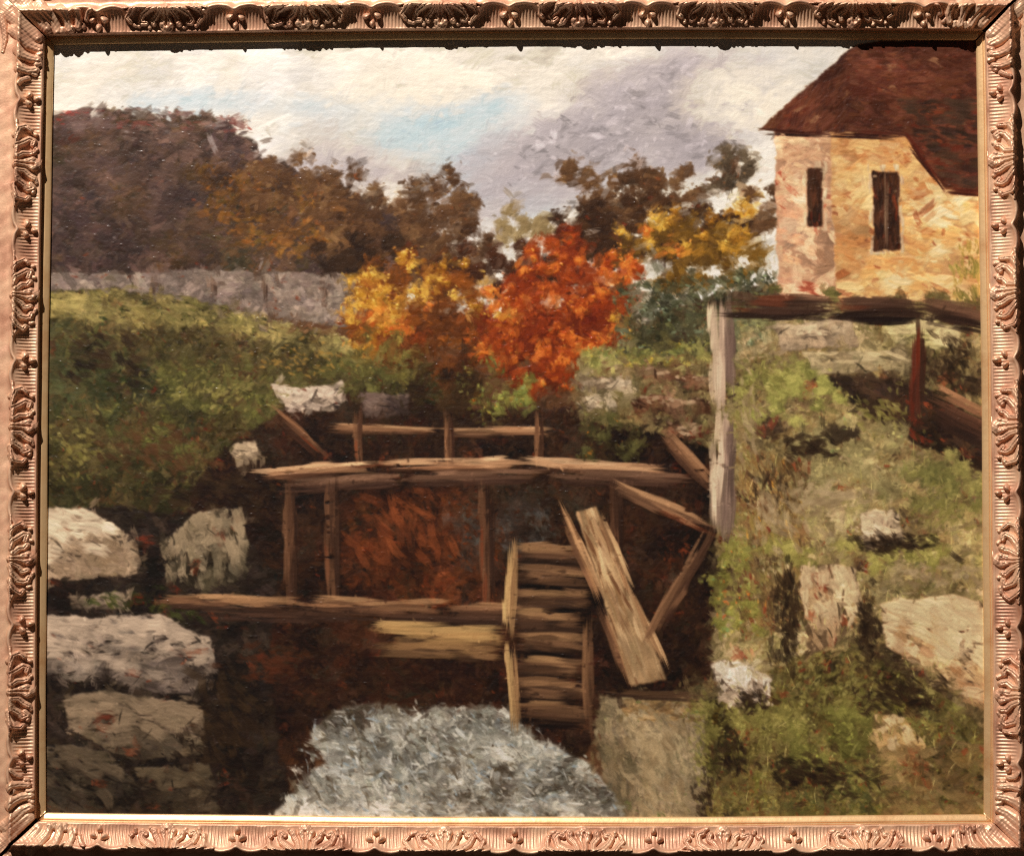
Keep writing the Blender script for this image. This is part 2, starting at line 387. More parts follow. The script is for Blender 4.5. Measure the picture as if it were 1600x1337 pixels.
def inside(poly, warp=0.0, fine=0.0):
    g = warp + fine + 4
    xs = [p[0] for p in poly]; ys = [p[1] for p in poly]
    c0 = max(0, int((min(xs) - g - PX0) / CELL)); c1 = min(PW, int((max(xs) + g - PX0) / CELL) + 1)
    r0 = max(0, int((min(ys) - g - PY0) / CELL)); r1 = min(PH, int((max(ys) + g - PY0) / CELL) + 1)
    q = (slice(r0, r1), slice(c0, c1))
    x = GX[q] + WX[q] * (warp * 2) + FX[q] * (fine * 2)
    y = GY[q] + WY[q] * (warp * 2) + FY[q] * (fine * 2)
    m = np.zeros(x.shape, bool)
    n = len(poly)
    for i in range(n):
        x0, y0 = poly[i]; x1, y1 = poly[(i + 1) % n]
        if y0 == y1: continue
        m ^= ((y0 > y) != (y1 > y)) & (x < (x1 - x0) * (y - y0) / (y1 - y0) + x0)
    out = np.zeros(GX.shape, bool); out[q] = m
    return out

def soften(m, n=1):
    m = m.astype(np.float32)
    for _ in range(n):
        m[1:-1] = (m[:-2] + 2 * m[1:-1] + m[2:]) * 0.25
        m[:, 1:-1] = (m[:, :-2] + 2 * m[:, 1:-1] + m[:, 2:]) * 0.25
    return m

STAMP = {}
def stamp(L, W, ang, curve, var):
    """footprint of one brush mark: cover, tone and thickness"""
    r = np.random.default_rng(var * 7919 + int(L * 31 + W * 7))
    l = L / CELL / 2; w = W / CELL / 2
    ca, sa = math.cos(ang), math.sin(ang)
    ex = int(abs(l * ca) + abs(w * sa) + 2 + abs(curve) * l * 0.5); ey = int(abs(l * sa) + abs(w * ca) + 2 + abs(curve) * l * 0.5)
    dx = np.arange(-ex, ex + 1, dtype=np.float32); dy = np.arange(-ey, ey + 1, dtype=np.float32)[:, None]
    u = (dx * ca + dy * sa) / l
    v = (dy * ca - dx * sa) / w
    if curve: v = v + curve * (u * u - 0.4) * l / w * 0.5
    v = v + 0.25 * np.sin(u * 2.2 + r.uniform(0, 6))
    nb = 9
    br = r.random(nb + 1).astype(np.float32)
    f = np.clip((v * 0.5 + 0.5) * nb, 0, nb - 0.001); k = f.astype(np.int32); f = f - k
    b = br[k] * (1 - f) + br[k + 1] * f
    end = 1.0 - 0.45 * b
    wid = 1.0 - 0.3 * np.abs(u) * br[0]
    al = np.clip((end - np.abs(u)) * min(l, 5) * 0.55 + 0.15, 0, 1) * np.clip((wid - np.abs(v)) * min(w, 5) * 0.8 + 0.1, 0, 1)
    tone = (1 + (b - 0.5) * 0.16)[..., None]
    h = 0.45 + 0.75 * b + 0.35 * np.abs(v).clip(0, 1) + 0.3 * np.clip(u, 0, 1)
    return ex, ey, al.astype(np.float32), tone.astype(np.float32), h.astype(np.float32)

def dab(px, py, L, W, ang, col, op=1.0, curve=0.0, body=1.0, mask=None, dry=0.0, exact=False):
    """lay one brush mark; px units"""
    if exact:
        st = stamp(L, W, ang, curve, int(rng.integers(0, 99)))
    else:
        lq = round(math.log(L) * 4); wq = round(math.log(W) * 3); aq = round(ang / (math.pi / 18)) % 36; vr = int(rng.integers(0, 3))
        key = (lq, wq, aq, vr)
        st = STAMP.get(key)
        if st is None:
            st = STAMP[key] = stamp(math.exp(lq / 4), math.exp(wq / 3), aq * math.pi / 18, (0.0, 0.22, -0.26)[vr], vr)
    ex, ey, a, tone, h = st
    cx = int((px - PX0) / CELL); cy = int((py - PY0) / CELL)
    x0 = cx - ex; x1 = cx + ex + 1; y0 = cy - ey; y1 = cy + ey + 1
    if x0 < 0 or y0 < 0 or x1 > PW or y1 > PH:
        sx0 = max(0, -x0); sy0 = max(0, -y0); sx1 = a.shape[1] - max(0, x1 - PW); sy1 = a.shape[0] - max(0, y1 - PH)
        if sx1 <= sx0 or sy1 <= sy0: return
        a = a[sy0:sy1, sx0:sx1]; tone = tone[sy0:sy1, sx0:sx1]; h = h[sy0:sy1, sx0:sx1]
        x0 = max(x0, 0); y0 = max(y0, 0); x1 = x0 + a.shape[1]; y1 = y0 + a.shape[0]
    a = a * op
    if dry > 0: a *= np.minimum(np.maximum((DRY[y0:y1, x0:x1] - dry) * 9 + 0.5, 0), 1)
    if mask is not None: a *= mask[y0:y1, x0:x1]
    s = COL[y0:y1, x0:x1]
    s += (tone * np.asarray(col, np.float32) - s) * a[..., None]
    H = HGT[y0:y1, x0:x1]
    H += (h * body - 0.65 * H) * (a * 0.85)

POOL = {}
def pooled(scale, seed):
    k = min((24, 40, 70, 120), key=lambda z: abs(z - scale))
    if k not in POOL: POOL[k] = fbm(k, 3000 + k, 3)
    f = POOL[k]
    if seed % 2: f = f[:, ::-1]
    return np.roll(f, ((seed * 137) % PH, (seed * 211) % PW), (0, 1))
TONE = 0.72 + 0.56 * fbm(60, 77, 4)            # uneven loading and pressure across the whole canvas

def lerp_pal(pal, t):
    t = min(max(t, 0), 0.9999) * (len(pal) - 1); i = int(t); f = t - i
    return [pal[i][j] * (1 - f) + pal[i + 1][j] * f for j in range(3)]

def area(poly, pal, layers, ang=0.0, angv=0.3, warp=8, fine=3, clip=True, nscale=70, seed=1, jit=10, spread=0.25,
         body=1.0, flecks=None, pfleck=0.0, bias=None, field=None, curve=0.3, soft=1, op=0.9, dry=0.0, contrast=2.1):
    m = inside(poly, warp, fine)
    ys, xs = np.nonzero(m)
    if len(xs) == 0: return m
    mk = None
    if field is None: field = pooled(nscale, seed)
    r0, r1_ = max(0, ys.min() - 8), ys.max() + 9; c0, c1 = max(0, xs.min() - 8), xs.max() + 9
    q = (slice(r0, r1_), slice(c0, c1))
    if layers[0][3] >= 0.95:                      # opaque areas get an undercoat
        under = soften(m[q], soft + 1)[..., None]
        mid = np.array(pal, np.float32).mean(0) * 0.86
        COL[q] += (mid * (0.75 + 0.5 * field[q][..., None]) - COL[q]) * under
    if clip:
        mk = np.zeros(GX.shape, np.float32); mk[q] = soften(m[q], soft)
    A = len(xs) * CELL * CELL
    for (L, W, cover, o) in layers:
        n = max(3, int(A / (L * W) * cover))
        pick = rng.integers(0, len(xs), n)
        r1 = rng.normal(0, 1, (n, 6))
        for j in range(n):
            iy, ix = ys[pick[j]], xs[pick[j]]
            px, py = PX0 + ix * CELL, PY0 + iy * CELL
            t = (field[iy, ix] - 0.5) * contrast + 0.5 + r1[j, 0] * spread * 0.55
            if bias is not None: t += bias(px, py)
            c = lerp_pal(pal, t)
            k = (1 + r1[j, 1] * jit * 0.006) * TONE[iy, ix]
            c = [c[0] * k + r1[j, 2] * jit * 0.22, c[1] * k, c[2] * k + r1[j, 3] * jit * 0.22]
            if flecks is not None and rng.random() < pfleck: c = flecks[rng.integers(0, len(flecks))]
            an = (ang(px, py) if callable(ang) else ang) + r1[j, 4] * angv
            s = 0.7 + 0.6 * rng.random()
            dab(px, py, L * s, W * (0.75 + 0.5 * rng.random()), an, c, op * o, curve * r1[j, 5] * 0.4, body, mk, dry)
    return m

def line(pts, w, pal, body=1.3, n=5, warp=2.0, seglen=90, op=0.9, red=0.0):
    """a timber: long marks laid along it, darker on its lower side"""
    for (xa, ya), (xb, yb) in zip(pts[:-1], pts[1:]):
        L = math.hypot(xb - xa, yb - ya); an = math.atan2(yb - ya, xb - xa)
        nx, ny = -math.sin(an), math.cos(an)
        if ny < 0 or (abs(ny) < 0.15 and nx < 0): nx, ny = -nx, -ny
        sl = min(seglen, L * 0.8)
        for q in range(int(n * (L / sl) * 3.2) + n):
            t = (q % n + rng.random()) / n
            l = sl * rng.uniform(0.45, 1.25); l = min(l, L)
            u = rng.uniform(l * 0.36, max(l * 0.36 + 0.1, L - l * 0.36)) / L
            off = (t - 0.5) * w + 1.2 * math.sin(u * 9 + xa)
            c = lerp_pal(pal, t + rng.normal(0, 0.16)); k = 1 + 0.09 * rng.normal(); c = [z * k for z in c]
            if rng.random() < red * 0.5: c = [c[0] * 0.6 + 46, c[1] * 0.6 + 18, c[2] * 0.6 + 10]
            dab(xa + (xb - xa) * u + nx * off, ya + (yb - ya) * u + ny * off, l * 1.2, w / n * rng.uniform(1.0, 2.0), an + rng.normal(0, 0.02), c, op * rng.uniform(0.6, 1), 0.02 * rng.normal(), body,
                None, 0.3 * rng.random(), exact=True)

def stone(poly, pal, ang=0.1, seed=5, body=1.7, flecks=None, clipdark=True, dark=(38, 30, 26)):
    """palette-knife stone: dark bed, then broad thick slabs, light at the top"""
    ys = [p[1] for p in poly]; y0, y1 = min(ys), max(ys)
    area(poly, [dark, pal[0], pal[0]], [(34, 14, 1.3, 1)], ang, 0.3, 7, 4, True, 40, seed, 8, 0.3, 1.0)
    area(poly, pal, [(56, 20, 1.8, 0.9), (34, 13, 1.3, 0.7), (13, 5, 0.35, 0.7)], ang, 0.25, 6, 4, True, 70, seed + 3, 6, 0.2, body,
         bias=lambda x, y: 0.32 - 0.62 * (y - y0) / (y1 - y0), flecks=flecks, pfleck=0.03 if flecks else 0, contrast=2.0, dry=0.1)
    LIGHTS.append((poly, pal, ang, y0, y1, body))
def knife_lights():
    """thick light slabs on the upper faces and dark cracks below, laid last"""
    for poly, pal, ang, y0, y1, body in LIGHTS:
        xs = [p[0] for p in poly]; x0, x1 = min(xs), max(xs); m = inside(poly, 5, 3); A = (x1 - x0) * (y1 - y0)
        mk = soften(m, 2)
        for k in range(int(A / 420) + 3):
            x = rng.uniform(x0, x1); y = y0 + (y1 - y0) * min(0.75, abs(rng.normal(0.12, 0.26)))
            k2 = rng.uniform(0.92, 1.1); c = [v * k2 for v in pal[-1]]
            dab(x, y, min(60, rng.uniform(0.15, 0.4) * (x1 - x0)), min(20, rng.uniform(0.1, 0.22) * (y1 - y0) + 3), ang + rng.normal(0, 0.22), c, rng.uniform(0.4, 0.9), 0, body * 1.2, mk, rng.uniform(0.1, 0.42))
        for k in range(int(A / 2200) + 1):
            x = rng.uniform(x0, x1); y = y0 + (y1 - y0) * rng.uniform(0.3, 1.0)
            dab(x, y, rng.uniform(10, 36), rng.uniform(2.5, 6), ang + rng.normal(0, 0.7), [v * 0.5 for v in pal[0]], rng.uniform(0.4, 0.8), 0, 0.6, mk, 0.3)
LIGHTS = []

def smear(n, L, W, shift, op, ymin=0):
    """drag wet paint about: marks that carry the colour of a spot close by"""
    for j in range(n):
        x = rng.uniform(PX0, PX1 - 3); y = rng.uniform(max(PY0, ymin), PY1 - 3)
        c = COL[int((y - PY0) / CELL), int((x - PX0) / CELL)]; lum = c.mean(); c = c * (1 + (0.13 if lum < 165 or y > 470 else 0.02) * rng.normal())
        s = 0.6 + 0.8 * rng.random()
        dab(x + shift * rng.normal(), y + shift * rng.normal(), L * s, W * s, rng.uniform(0, 6.28) if y > 400 else -0.3 + 0.5 * rng.normal(), c, op, 0, 1.2, None, 0.3 * rng.random())

RED = [(104, 52, 38), (92, 46, 34), (118, 62, 42)]

# ---- sky
def blob(x, y, sx, sy, rot=0.0):
    dx = GX - x; dy = GY - y; c, s = math.cos(rot), math.sin(rot)
    u = (dx * c + dy * s) / sx; v = (dy * c - dx * s) / sy
    return np.exp(-(u * u + v * v))
sky = [(50, 40), (1560, 40), (1560, 480), (50, 480)]
cloud = fbm(210, 31, 4, 1.5, 0.7) - 0.5
blue = 1.05 * blob(790, 275, 130, 75) + 0.75 * blob(690, 190, 120, 26, -0.25) + 0.7 * blob(300, 152, 140, 20) + 0.45 * blob(520, 170, 130, 40) + cloud * 0.9
mauve = 1.05 * blob(950, 215, 210, 72, -0.3) + 0.75 * blob(1100, 235, 70, 34, -0.3) + 0.55 * blob(1060, 120, 130, 50) + 0.4 * blob(520, 255, 130, 45) - cloud * 0.6
area(sky, [(222, 212, 194), (234, 224, 206), (230, 224, 212), (216, 212, 206)],
     [(120, 34, 2.4, 1), (70, 20, 1.5, 0.6)], -0.1, 0.28, 0, 0, False, 160, 33, 4, 0.35, 0.7)
def wash(fld, pal, n, lo, ang, L, W, op=0.4):
    ys, xs = np.nonzero((fld > lo) & (GY < 420))
    for j in range(n):
        i = rng.integers(0, len(xs)); f = min(1, (fld[ys[i], xs[i]] - lo) * 1.3)
        s = 0.6 + 0.8 * rng.random()
        dab(PX0 + xs[i] * CELL, PY0 + ys[i] * CELL, L * s, W * s, ang + rng.normal(0, 0.35), lerp_pal(pal, rng.random()), op * f, 0.2 * rng.normal(), 0.6)
wash(blue, [(176, 192, 202), (192, 204, 208), (160, 182, 198)], 1500, 0.28, -0.35, 62, 20, 0.4)
wash(mauve, [(176, 168, 168), (160, 154, 160), (190, 182, 180)], 2000, 0.2, -0.45, 70, 20, 0.42)
wash(mauve, [(150, 144, 148), (162, 155, 157)], 500, 0.62, -0.5, 60, 17, 0.35)
wash(np.clip(0.6 - blue - mauve, 0, 1) + cloud, [(240, 228, 206), (234, 220, 196), (244, 234, 214)], 900, 0.42, -0.25, 52, 15, 0.45)
wash(blob(1170, 150, 110, 60) + 0.8 * blob(640, 130, 150, 40) + 0.7 * blob(990, 330, 120, 28) + 0.7 * blob(600, 310, 60, 30), [(242, 232, 210), (244, 230, 204)], 700, 0.3, -0.2, 44, 14, 0.55)

# ---- far wooded hill and tree line
hill = [(50, 172), (140, 164), (250, 172), (352, 180), (398, 214), (470, 262), (560, 305), (640, 330), (700, 380), (700, 450), (50, 450)]
area(hill, [(62, 50, 48), (80, 64, 60), (98, 78, 68), (72, 58, 52), (88, 66, 46), (60, 54, 44)],
     [(60, 22, 2.2, 1), (30, 11, 2.0, 0.85), (14, 5, 1.0, 0.7)], -0.1, 0.6, 16, 8, True, 90, 41, 8, 0.35, 1.2, RED + [(150, 138, 134)], 0.02, soft=2)
area([(60, 165), (250, 160), (392, 178), (392, 200), (60, 196)], [(104, 86, 80), (88, 70, 66), (128, 106, 96), (112, 70, 62)],
     [(34, 8, 1.3, 0.8), (14, 4, 0.8, 0.8)], 0.05, 0.2, 8, 5, True, 50, 43, 8, 0.4, 1.1, [(140, 62, 56), (160, 140, 132)], 0.06)
area([(300, 250), (400, 236), (470, 262), (560, 310), (600, 400), (420, 400), (330, 340)],
     [(70, 50, 36), (110, 76, 42), (140, 96, 52), (96, 78, 42), (124, 82, 44)], [(26, 10, 1.6, 0.8), (12, 5, 1.2, 0.8)], -0.3, 0.8, 20, 10, True, 46, 44, 10, 0.4, 1.2,
     [(168, 120, 60), (150, 90, 44)], 0.05, soft=3)

def crown(cx, cy, rx, ry, pal, n, seed, ragged=1.0, body=1.3, flecks=None, pf=0.0, size=12, dens=1.0):
    """leafy mass: clumps of dabs with an open, uneven outline"""
    r = np.random.default_rng(seed)
    nc = max(5, int(n / 26))
    for k in range(nc):
        a = r.uniform(0, 2 * math.pi); q = math.sqrt(r.random())
        kx = cx + rx * q * math.cos(a); ky = cy + ry * q * math.sin(a)
        cr = min(rx, ry) * r.uniform(0.22, 0.42)
        shade = r.random()
        for j in range(int(n / nc / 5)):
            b = r.uniform(0, 2 * math.pi); e = abs(r.normal(0, 0.5)) * ragged
            dab(kx + cr * e * math.cos(b), ky + cr * e * math.sin(b) * 0.85, size * 2.4, size * 1.3, r.normal(-0.3, 0.9), lerp_pal(pal, 0.5 * shade + 0.2 * r.random()), 0.5, 0, body * 0.6)
        for j in range(int(n / nc)):
            b = r.uniform(0, 2 * math.pi); e = abs(r.normal(0, 0.6)) * ragged
            x = kx + cr * e * math.cos(b); y = ky + cr * e * math.sin(b) * 0.85
            t = 0.55 * shade + 0.3 * r.random() - 0.25 * (y - ky) / cr + 0.1
            c = lerp_pal(pal, t)
            if flecks and r.random() < pf: c = flecks[r.integers(0, len(flecks))]
            s = r.uniform(0.6, 1.5)
            dab(x, y, size * s, size * 0.5 * s, r.normal(-0.3, 0.9), c, 0.5 + 0.45 * r.random(), 0.3 * r.normal(), body, None, 0.2 + 0.35 * r.random())

brown = [(58, 42, 32), (80, 58, 42), (102, 76, 54), (124, 98, 70)]
for (x, y, rx, ry, n, sd) in [(450, 300, 80, 60, 700, 1), (545, 312, 48, 62, 560, 2), (600, 380, 80, 60, 600, 3), (684, 330, 62, 72, 900, 4), (690, 400, 80, 60, 700, 5),
                              (740, 400, 40, 44, 300, 6), (905, 276, 38, 26, 280, 7), (985, 290, 60, 42, 520, 8), (1070, 292, 60, 40, 480, 9),
                              (1150, 270, 38, 44, 420, 10), (1190, 330, 30, 50, 320, 11), (940, 350, 60, 44, 420, 12)]:
    crown(x, y, rx, ry, brown if sd != 10 else [(60, 50, 42), (84, 72, 58), (110, 96, 78)], n, 100 + sd, 1.0, 1.1, [(120, 74, 48), (148, 116, 82)], 0.05, 11)
crown(812, 350, 46, 34, [(110, 88, 62), (134, 116, 84), (156, 138, 104)], 360, 120, 1.0, 1.0, None, 0, 11)
crown(1020, 360, 170, 50, [(44, 32, 26), (64, 46, 34), (84, 58, 38)], 1700, 121, 1.0, 1.2, [(110, 50, 32)], 0.05, 13)
crown(560, 390, 70, 34, [(40, 30, 26), (58, 44, 34), (70, 50, 36)], 600, 122, 1, 1.1, None, 0, 13)
crown(790, 420, 120, 40, [(48, 34, 28), (70, 46, 34), (92, 58, 38)], 900, 123, 1, 1.1, None, 0, 13)

# ---- grey garden wall
area([(50, 420), (180, 424), (330, 418), (540, 428), (600, 440), (600, 520), (480, 500), (280, 470), (50, 462)],
     [(112, 98, 90), (138, 122, 110), (152, 136, 122), (120, 104, 98)], [(40, 14, 2.0, 1), (18, 7, 1.4, 0.8), (8, 4, 0.6, 0.8)], 0.0, 0.5, 4, 3, True, 40, 51, 8, 0.35, 1.4,
     RED + [(176, 158, 142)], 0.035)
for x, h in [(238, 40), (330, 46), (412, 52), (505, 60)]:
    line([(x, 428), (x + rng.normal(0, 2), 428 + h * 0.9)], 7, [(112, 92, 78), (74, 58, 50)], 1, 2, 3)

# ---- green bank, left
bank = [(50, 452), (180, 450), (300, 468), (420, 496), (520, 524), (620, 548), (720, 590), (740, 700), (420, 760), (300, 800), (50, 800)]
area(bank, [(48, 45, 32), (70, 64, 42), (90, 82, 52), (62, 52, 38), (106, 98, 62), (84, 60, 44), (60, 62, 40)],
     [(56, 20, 2.2, 1), (26, 10, 2.2, 0.85), (11, 5, 1.6, 0.8)], 0.3, 0.9, 6, 4, True, 60, 61, 12, 0.35, 1.3, RED, 0.022, soft=2)
area([(50, 456), (180, 452), (300, 468), (420, 494), (540, 526), (640, 560), (640, 590), (480, 545), (340, 515), (160, 500), (50, 488)],
     [(118, 106, 66), (140, 126, 82), (154, 138, 92), (112, 104, 64), (160, 138, 90)], [(50, 12, 1.7, 0.8), (26, 6, 1.4, 0.75), (12, 4, 0.6, 0.75)], 0.24, 0.18, 7, 5, True, 60, 62, 8, 0.35, 1.3,
     [(186, 160, 96), (104, 100, 56)], 0.05, soft=3)
area([(50, 490), (130, 500), (250, 560), (230, 640), (50, 660)], [(46, 50, 38), (60, 64, 44), (82, 82, 56)], [(34, 12, 1.0, 0.6), (14, 6, 0.8, 0.6)], 0.2, 0.7, 12, 8, True, 50, 63, 10, 0.3, 1.1, soft=4)
crown(300, 640, 150, 70, [(66, 64, 40), (92, 90, 54), (120, 114, 68)], 700, 64, 1.2, 1.2, [(146, 140, 74)], 0.06, 10)
crown(200, 770, 110, 50, [(36, 34, 26), (56, 54, 36), (82, 76, 48)], 700, 65, 1.1, 1.2, RED, 0.05, 11)
crown(420, 590, 160, 40, [(70, 66, 42), (92, 88, 54), (120, 112, 70)], 500, 66, 1.2, 1.2, RED + [(150, 134, 84)], 0.08, 9)

# ---- dark ravine the stream comes out of
gorge = [(330, 720), (430, 640), (520, 600), (700, 640), (900, 640), (1040, 660), (1130, 640), (1140, 1090), (1000, 1100), (900, 1180), (520, 1130), (440, 1290), (250, 1290), (200, 940)]
area(gorge, [(32, 25, 22), (46, 35, 29), (62, 46, 36), (42, 30, 25), (74, 48, 34), (54, 46, 38)],
     [(60, 24, 2.4, 1), (28, 11, 1.8, 0.8), (12, 5, 0.9, 0.7)], 0.2, 0.9, 10, 5, True, 70, 71, 8, 0.35, 1.2, RED + [(110, 58, 36)], 0.025, soft=3)
area([(540, 770), (720, 760), (800, 830), (780, 950), (560, 950), (520, 870)], [(56, 36, 28), (88, 52, 34), (108, 62, 40), (72, 46, 34)],
     [(40, 14, 1.6, 0.8), (18, 7, 1.2, 0.7)], 0.3, 0.7, 14, 8, True, 50, 72, 8, 0.35, 1.1, [(134, 66, 40)], 0.05, soft=6)
area([(690, 780), (860, 770), (880, 880), (720, 900)], [(48, 46, 44), (66, 62, 58), (86, 84, 80)], [(24, 9, 1.0, 0.6), (10, 4, 0.6, 0.7)], 0.5, 0.9, 10, 8, True, 40, 73, 6, 0.35, 1.1, soft=5)
area([(420, 980), (900, 970), (960, 1080), (800, 1120), (520, 1110), (400, 1060)], [(36, 26, 22), (54, 36, 28), (70, 44, 32)], [(40, 12, 1.5, 0.8)], 0, 0.5, 12, 6, True, 40, 74, 6, 0.3, 1, soft=5)

# ---- autumn shrubs
yel = [(96, 66, 34), (150, 104, 44), (186, 140, 60), (206, 168, 84), (214, 182, 104)]
org = [(104, 50, 30), (146, 70, 36), (180, 96, 46), (202, 126, 60), (214, 154, 84)]
crown(640, 480, 100, 80, [(84, 50, 30), (128, 76, 36), (164, 102, 48)], 1300, 81, 1.0, 1.4, RED, 0.05, 13)
for (x, y, rx, ry, n, sd) in [(840, 540, 90, 60, 800, 1), (880, 460, 80, 56, 600, 2), (800, 500, 50, 60, 420, 3), (930, 520, 54, 56, 420, 4), (870, 390, 44, 34, 240, 5), (960, 440, 40, 44, 260, 6), (850, 590, 70, 30, 300, 7)]:
    crown(x, y, rx, ry, [(84, 40, 26), (124, 56, 30), (158, 74, 34)], n, 820 + sd, 1.15, 1.4, [(78, 42, 28), (96, 40, 26)], 0.1, 14)
crown(1080, 400, 120, 56, [(70, 52, 30), (110, 82, 40), (140, 106, 50)], 1200, 83, 1.0, 1.3, [(84, 60, 36)], 0.06, 12)
crown(690, 540, 70, 60, [(56, 36, 26), (86, 52, 32), (104, 66, 38)], 600, 84, 1.1, 1.2, None, 0, 13)
for (x, y, rx, ry, pal, n, sd) in [(630, 440, 84, 46, yel, 420, 1), (585, 500, 50, 50, yel, 330, 2), (690, 420, 50, 30, yel, 130, 3), (870, 400, 50, 30, org, 240, 4), (850, 450, 70, 36, org, 320, 15), (815, 530, 64, 44, org, 330, 5), (880, 530, 60, 30, org, 240, 16),
                                   (935, 500, 46, 54, org, 280, 6), (785, 480, 36, 40, org, 170, 7), (965, 440, 36, 44, org, 170, 17), (750, 540, 36, 40, org, 150, 18), (640, 500, 60, 30, org, 110, 19), (745, 470, 40, 40, yel, 90, 20), (980, 520, 40, 30, yel, 90, 21), (900, 590, 70, 24, org, 150, 22), (1060, 360, 96, 34, yel, 380, 8), (1150, 350, 50, 40, yel, 240, 9), (1010, 400, 50, 40, org, 140, 10), (880, 560, 60, 34, org, 240, 14)]:
    crown(x, y, rx, ry, pal, n, 300 + sd, 1.05, 2.2, [(224, 190, 110), (218, 150, 76)] if pal is yel else [(222, 158, 84), (170, 70, 38), (120, 104, 58)], 0.1, 8.0)
crown(780, 600, 60, 44, [(80, 84, 46), (120, 122, 66), (146, 146, 84)], 520, 311, 1.0, 1.7, [(196, 170, 88), (122, 140, 100), (176, 90, 44)], 0.16, 9)
crown(600, 560, 70, 40, [(72, 62, 40), (110, 102, 58), (150, 134, 78)], 420, 312, 1.1, 1.5, [(182, 160, 92)], 0.1, 8)
crown(560, 590, 50, 40, [(64, 62, 40), (98, 94, 56), (120, 114, 70)], 240, 313, 1.1, 1.4, RED, 0.06, 9)
crown(700, 610, 60, 40, [(40, 30, 24), (58, 44, 32), (74, 54, 36)], 380, 314, 1.0, 1.2, None, 0, 12)

# ---- right bank
rb = [(900, 560), (980, 530), (1040, 480), (1210, 440), (1560, 440), (1560, 1300), (960, 1300), (930, 1110), (1110, 1060), (1120, 700), (900, 650)]
area(rb, [(58, 46, 36), (92, 78, 54), (124, 110, 76), (106, 86, 60), (146, 132, 94), (98, 90, 56), (160, 140, 108)],
     [(60, 22, 2.2, 1), (28, 11, 2.0, 0.85), (12, 5, 1.5, 0.8)], -0.7, 0.8, 7, 4, True, 64, 91, 10, 0.35, 1.5, RED + [(158, 148, 98), (150, 134, 112)], 0.03, soft=2)
area([(960, 440), (1210, 420), (1210, 540), (960, 560)], [(56, 56, 42), (78, 78, 58), (106, 106, 80), (72, 66, 48)], [(22, 9, 1.8, 0.8), (10, 5, 1.4, 0.8)], 0.1, 0.9, 12, 8, True, 40, 92, 10, 0.4, 1.4,
     [(150, 150, 96), (124, 138, 112)], 0.06, soft=3)
area([(900, 545), (1120, 530), (1120, 565), (910, 575)], [(112, 112, 66), (142, 140, 84), (162, 152, 92)], [(20, 8, 1.8, 0.85), (9, 4, 1.2, 0.85)], -0.1, 0.5, 6, 4, True, 30, 93, 10, 0.4, 1.5,
     [(190, 160, 70)], 0.06)
# dry wall of flat stones below it
for (x0, x1, y, h, sd) in [(905, 985, 600, 20, 1), (1000, 1060, 585, 22, 2), (1060, 1116, 596, 24, 3), (900, 960, 630, 18, 4), (985, 1040, 632, 26, 5), (1040, 1112, 636, 28, 6), (1040, 1100, 672, 24, 7)]:
    stone([(x0, y - h / 2), (x1, y - h / 2 + 3), (x1 + 3, y + h / 2), (x0 + 4, y + h / 2)], [(92, 62, 46), (134, 104, 82), (176, 150, 122)] if sd not in (1, 4) else [(120, 104, 86), (168, 150, 126), (196, 176, 148)],
          0.02, 500 + sd, 1.8, RED)
crown(960, 690, 70, 40, [(54, 50, 34), (80, 76, 48), (110, 104, 66)], 420, 96, 1.1, 1.3, [(176, 110, 50)], 0.05, 9)

smear(9000, 24, 9, 9, 0.6); smear(9000, 11, 5, 6, 0.7)
# ---- cottage
area([(1212, 200), (1300, 204), (1312, 470), (1216, 470)], [(160, 124, 98), (210, 166, 132), (230, 192, 156), (202, 142, 112), (184, 152, 126)],
     [(44, 16, 2.2, 1), (26, 10, 1.8, 0.6), (12, 5, 0.5, 0.7)], 0.3, 0.6, 3, 3, True, 60, 131, 7, 0.22, 1.9, [(158, 84, 64), (150, 124, 104), (214, 180, 142)], 0.06)
area([(1298, 198), (1560, 180), (1560, 470), (1308, 470)], [(184, 130, 84), (216, 168, 116), (232, 192, 142), (220, 172, 118), (202, 142, 90), (234, 200, 154)],
     [(54, 20, 2.2, 1), (32, 12, 1.8, 0.6), (14, 6, 0.5, 0.7)], 0.05, 0.45, 3, 3, True, 70, 132, 6, 0.2, 2.2, [(120, 66, 46), (226, 190, 136), (150, 94, 60), (168, 118, 84)], 0.08)
area([(1186, 202), (1256, 140), (1340, 66), (1560, 50), (1560, 300), (1478, 294), (1416, 212), (1300, 206)],
     [(66, 40, 32), (88, 54, 42), (104, 66, 50), (80, 46, 36)], [(56, 16, 2.2, 1), (28, 9, 2.0, 0.85), (13, 4.5, 1.0, 0.8)], lambda x, y: -0.75 if x < 1330 else 0.12, 0.22, 3, 3, True, 50, 133, 8, 0.35, 1.5,
     RED + [(140, 104, 78)], 0.05)
area([(1400, 150), (1560, 150), (1560, 296), (1478, 290)], [(52, 40, 34), (68, 52, 42), (84, 62, 48)], [(44, 12, 1.3, 0.8), (20, 6, 1.0, 0.7)], 0.08, 0.12, 4, 4, True, 36, 134, 6, 0.35, 1.3, RED, 0.05, soft=3)
line([(1190, 204), (1300, 210), (1418, 214)], 9, [(74, 40, 32), (46, 30, 26)], 1.2, 3)
line([(1416, 212), (1478, 296)], 9, [(92, 44, 32), (52, 32, 26)], 1.2, 3)
line([(1474, 298), (1545, 304)], 9, [(92, 44, 32), (52, 32, 26)], 1.2, 3)
